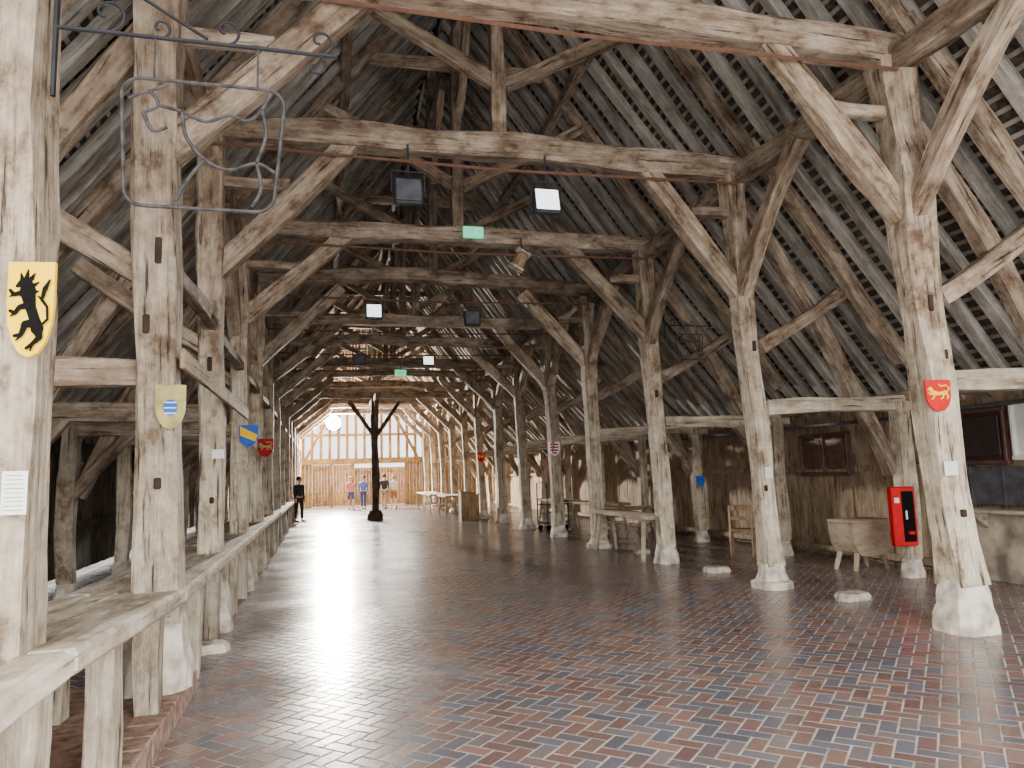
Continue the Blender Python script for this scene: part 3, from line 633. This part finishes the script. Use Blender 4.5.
# ---------------- people
def skin(name,verts,edges,rad,mat,parent=None,sub=2,root=0):
    me=bpy.data.meshes.new(name); me.from_pydata(verts,edges,[]); me.materials.append(mat)
    o=bpy.data.objects.new(name,me); COL.objects.link(o)
    o.modifiers.new('Skin','SKIN')
    sv=me.skin_vertices[0].data
    for i,r in enumerate(rad):
        sv[i].radius=(r,r) if not isinstance(r,tuple) else r; sv[i].use_root=(i==root)
    ms=o.modifiers.new('Sub','SUBSURF'); ms.levels=sub; ms.render_levels=sub
    for m in o.modifiers: 
        if m.type=='SKIN': m.use_smooth_shade=True
    if parent: o.parent=parent
    return o
M_skin=plain('skin',(.55,.34,.25),.6,noise=.05)
def person(x,y,rz,h,top,bot,hair,lab,stride=.1,armbend=0,shorts=False):
    e=empty('person',(x,y,.006),rz,label=lab,category='person')
    k=h/1.75; V=[];E=[];R=[]
    def a(p,r,pr=None):
        V.append((p[0]*k,p[1]*k,p[2]*k)); R.append(r*k if not isinstance(r,tuple) else (r[0]*k,r[1]*k))
        if pr is not None: E.append((pr,len(V)-1))
        return len(V)-1
    pel=a((0,0,.95),(.15,.11)); wa=a((0,0,1.1),(.13,.095),pel); ch=a((0,0,1.32),(.155,.105),wa); nk0=a((0,0,1.45),.07,ch); nk=a((0,-.01,1.53),.052,nk0)
    jaw=a((0,-.02,1.58),.072,nk); hd=a((0,-.015,1.66),(.08,.095),jaw); a((0,-.005,1.73),.06,hd); a((0,-.125,1.635),.014,hd)
    legs=[]
    for s in(-1,1):
        st=stride*s
        hp=a((.09*s,0,.88),.085,pel); kn=a((.1*s,-st*.6-.01,.5),.058,hp); an=a((.1*s,-st+.02,.09),.038,kn); a((.11*s,-st-.14,.035),.03,an)
        sh=a((.185*s,0,1.40),.055,ch); el=a((.23*s,.02+st*.5,1.13),.042,sh)
        fb=armbend
        wr=a((.22*s,-.08-.12*fb+st*.6,.90+.2*fb),.028,el); pm=a((.215*s,-.10-.2*fb+st*.6,.83+.26*fb),(.018,.034),wr)
        for q in range(4): 
            f1=a((.215*s+.0,-.135-.2*fb+st*.6+q*.022,.785+.27*fb-.004*abs(q-1)),.0085,pm); a((.205*s,-.13-.22*fb+st*.6+q*.022,.75+.28*fb),.008,f1)
        a((.2*s,-.15-.2*fb+st*.6,.82+.27*fb),.009,pm)
        legs.append((hp,kn,an,sh,el,wr))
    skin('body',V,E,R,M_skin,e)
    VV=[];EE=[];RR=[]
    def grow(r,g): return (r[0]+g*k,r[1]+g*k) if isinstance(r,tuple) else r+g*k
    def cp(i,g,pr=None,lerp=None):
        p=Vector(V[i])
        if lerp: p=p.lerp(Vector(V[lerp[0]]),lerp[1])
        VV.append(p); RR.append(grow(R[i],g)); 
        if pr is not None: EE.append((pr,len(VV)-1))
        return len(VV)-1
    p0=cp(pel,.018); p1=cp(wa,.02,p0); p2=cp(ch,.018,p1); cp(nk0,.01,p2)
    for l in legs:
        q=cp(l[3],.016,p2); q=cp(l[4],.014,q) 
        if not shorts: cp(l[5],.012,q,(l[4],.1))
    skin('shirt',VV,EE,RR,top,e)
    VV=[];EE=[];RR=[]
    p0=cp(pel,.012)
    for l in legs:
        q=cp(l[0],.014,p0); q=cp(l[1],.016,q,(l[0],.05))
        if not shorts: cp(l[2],.022,q,(l[1],.05))
    skin('trousers',VV,EE,RR,bot,e)
    m=MB(); m.lathe([(.10*k,1.62*k),(.108*k,1.68*k),(.095*k,1.74*k),(.06*k,1.785*k),(.01,1.795*k)],14,(0,.02*k,0)); child(m,'hair',hair,e,smooth=True)
    for s in(-1,1):
        m=MB(); m.tube([(s*.032*k,-.108*k,1.665*k),(s*.032*k,-.1*k,1.665*k)],.011*k,8); child(m,'eye',M_black,e)
        m=MB(); m.bbox((s*.105*k,-.1*k-stride*s*k,.03*k),(.1*k,.27*k,.06*k),.02); child(m,'shoe',M_dark,e)
    return e
C=lambda n,c: plain(n,c,.85,noise=.1)
K1=C('cloth_dark',(.02,.02,.025));K2=C('cloth_navy',(.04,.06,.14));K3=C('cloth_pink',(.6,.2,.2));K4=C('cloth_blue',(.08,.14,.35));K5=C('cloth_white',(.6,.6,.58));K6=C('cloth_khaki',(.3,.25,.18));K7=C('cloth_rust',(.35,.14,.08));H1=C('hair_dark',(.03,.02,.015));H2=C('hair_light',(.3,.2,.1))
person(-.83,29.4,.6,1.66,K1,K1,H1,'person in dark clothes standing beside the counter',.08)
person(1.42,38.4,.2,1.62,K3,K2,H2,'person in a pink top and navy shorts',.1,shorts=True)
person(2.05,38.6,-.3,1.64,K4,K2,H1,'person in a blue shirt and navy trousers',.06)
person(3.05,38.0,2.8,1.7,K1,K6,H1,'person in a black shirt seen from behind, walking',.16,armbend=.6)
person(3.5,37.8,3.4,1.62,K5,K7,H2,'person in a white shirt and rust-coloured shorts',.08,shorts=True)
# ---------------- lights
w=bpy.data.worlds.new('World'); SC.world=w; w.use_nodes=True; nt=w.node_tree; bg=nt.nodes['Background']
bg.inputs[0].default_value=(.99,.98,.98,1); bg.inputs[1].default_value=3.2
def area(loc,aim,sx,sy,en,col=(1,1,1)):
    l=bpy.data.lights.new('area','AREA'); l.shape='RECTANGLE'; l.size=sx; l.size_y=sy; l.energy=en; l.color=col
    o=bpy.data.objects.new('area_light',l); COL.objects.link(o); d=Vector(aim)-Vector(loc)
    o.matrix_basis=Matrix.Translation(loc)@d.to_track_quat('-Z','Y').to_matrix().to_4x4(); return o
area((2.2,-1.5,2.6),(2.2,20,4.2),9,4.4,1000,(1,.99,.96))
area((-2.0,-.2,3.2),(-1.1,4.5,1.2),2,1.5,130,(1,.98,.94))
area((.62,42.0,4.65),(.8,20,0),.45,.45,12500,(1,.92,.8))
area((2.2,43.4,4.2),(2.2,25,.5),6,3.2,600,(1,.94,.85))
area((2.2,36.0,4.4),(2.2,43,2.5),3,1,260,(1,.82,.6))  # added warm fill on the end wall, no fixture there
# ---------------- camera
cam=bpy.data.cameras.new('cam'); cam.sensor_width=36; cam.lens=740/1024*36; cam.clip_end=300
co=bpy.data.objects.new('camera',cam); COL.objects.link(co)
co.matrix_basis=Matrix.Translation((0,0,1.6))@Matrix.Rotation(math.radians(-14.52),4,'Z')@Matrix.Rotation(math.radians(90+6.84),4,'X')@Matrix.Rotation(-.03,4,'Z')
SC.camera=co
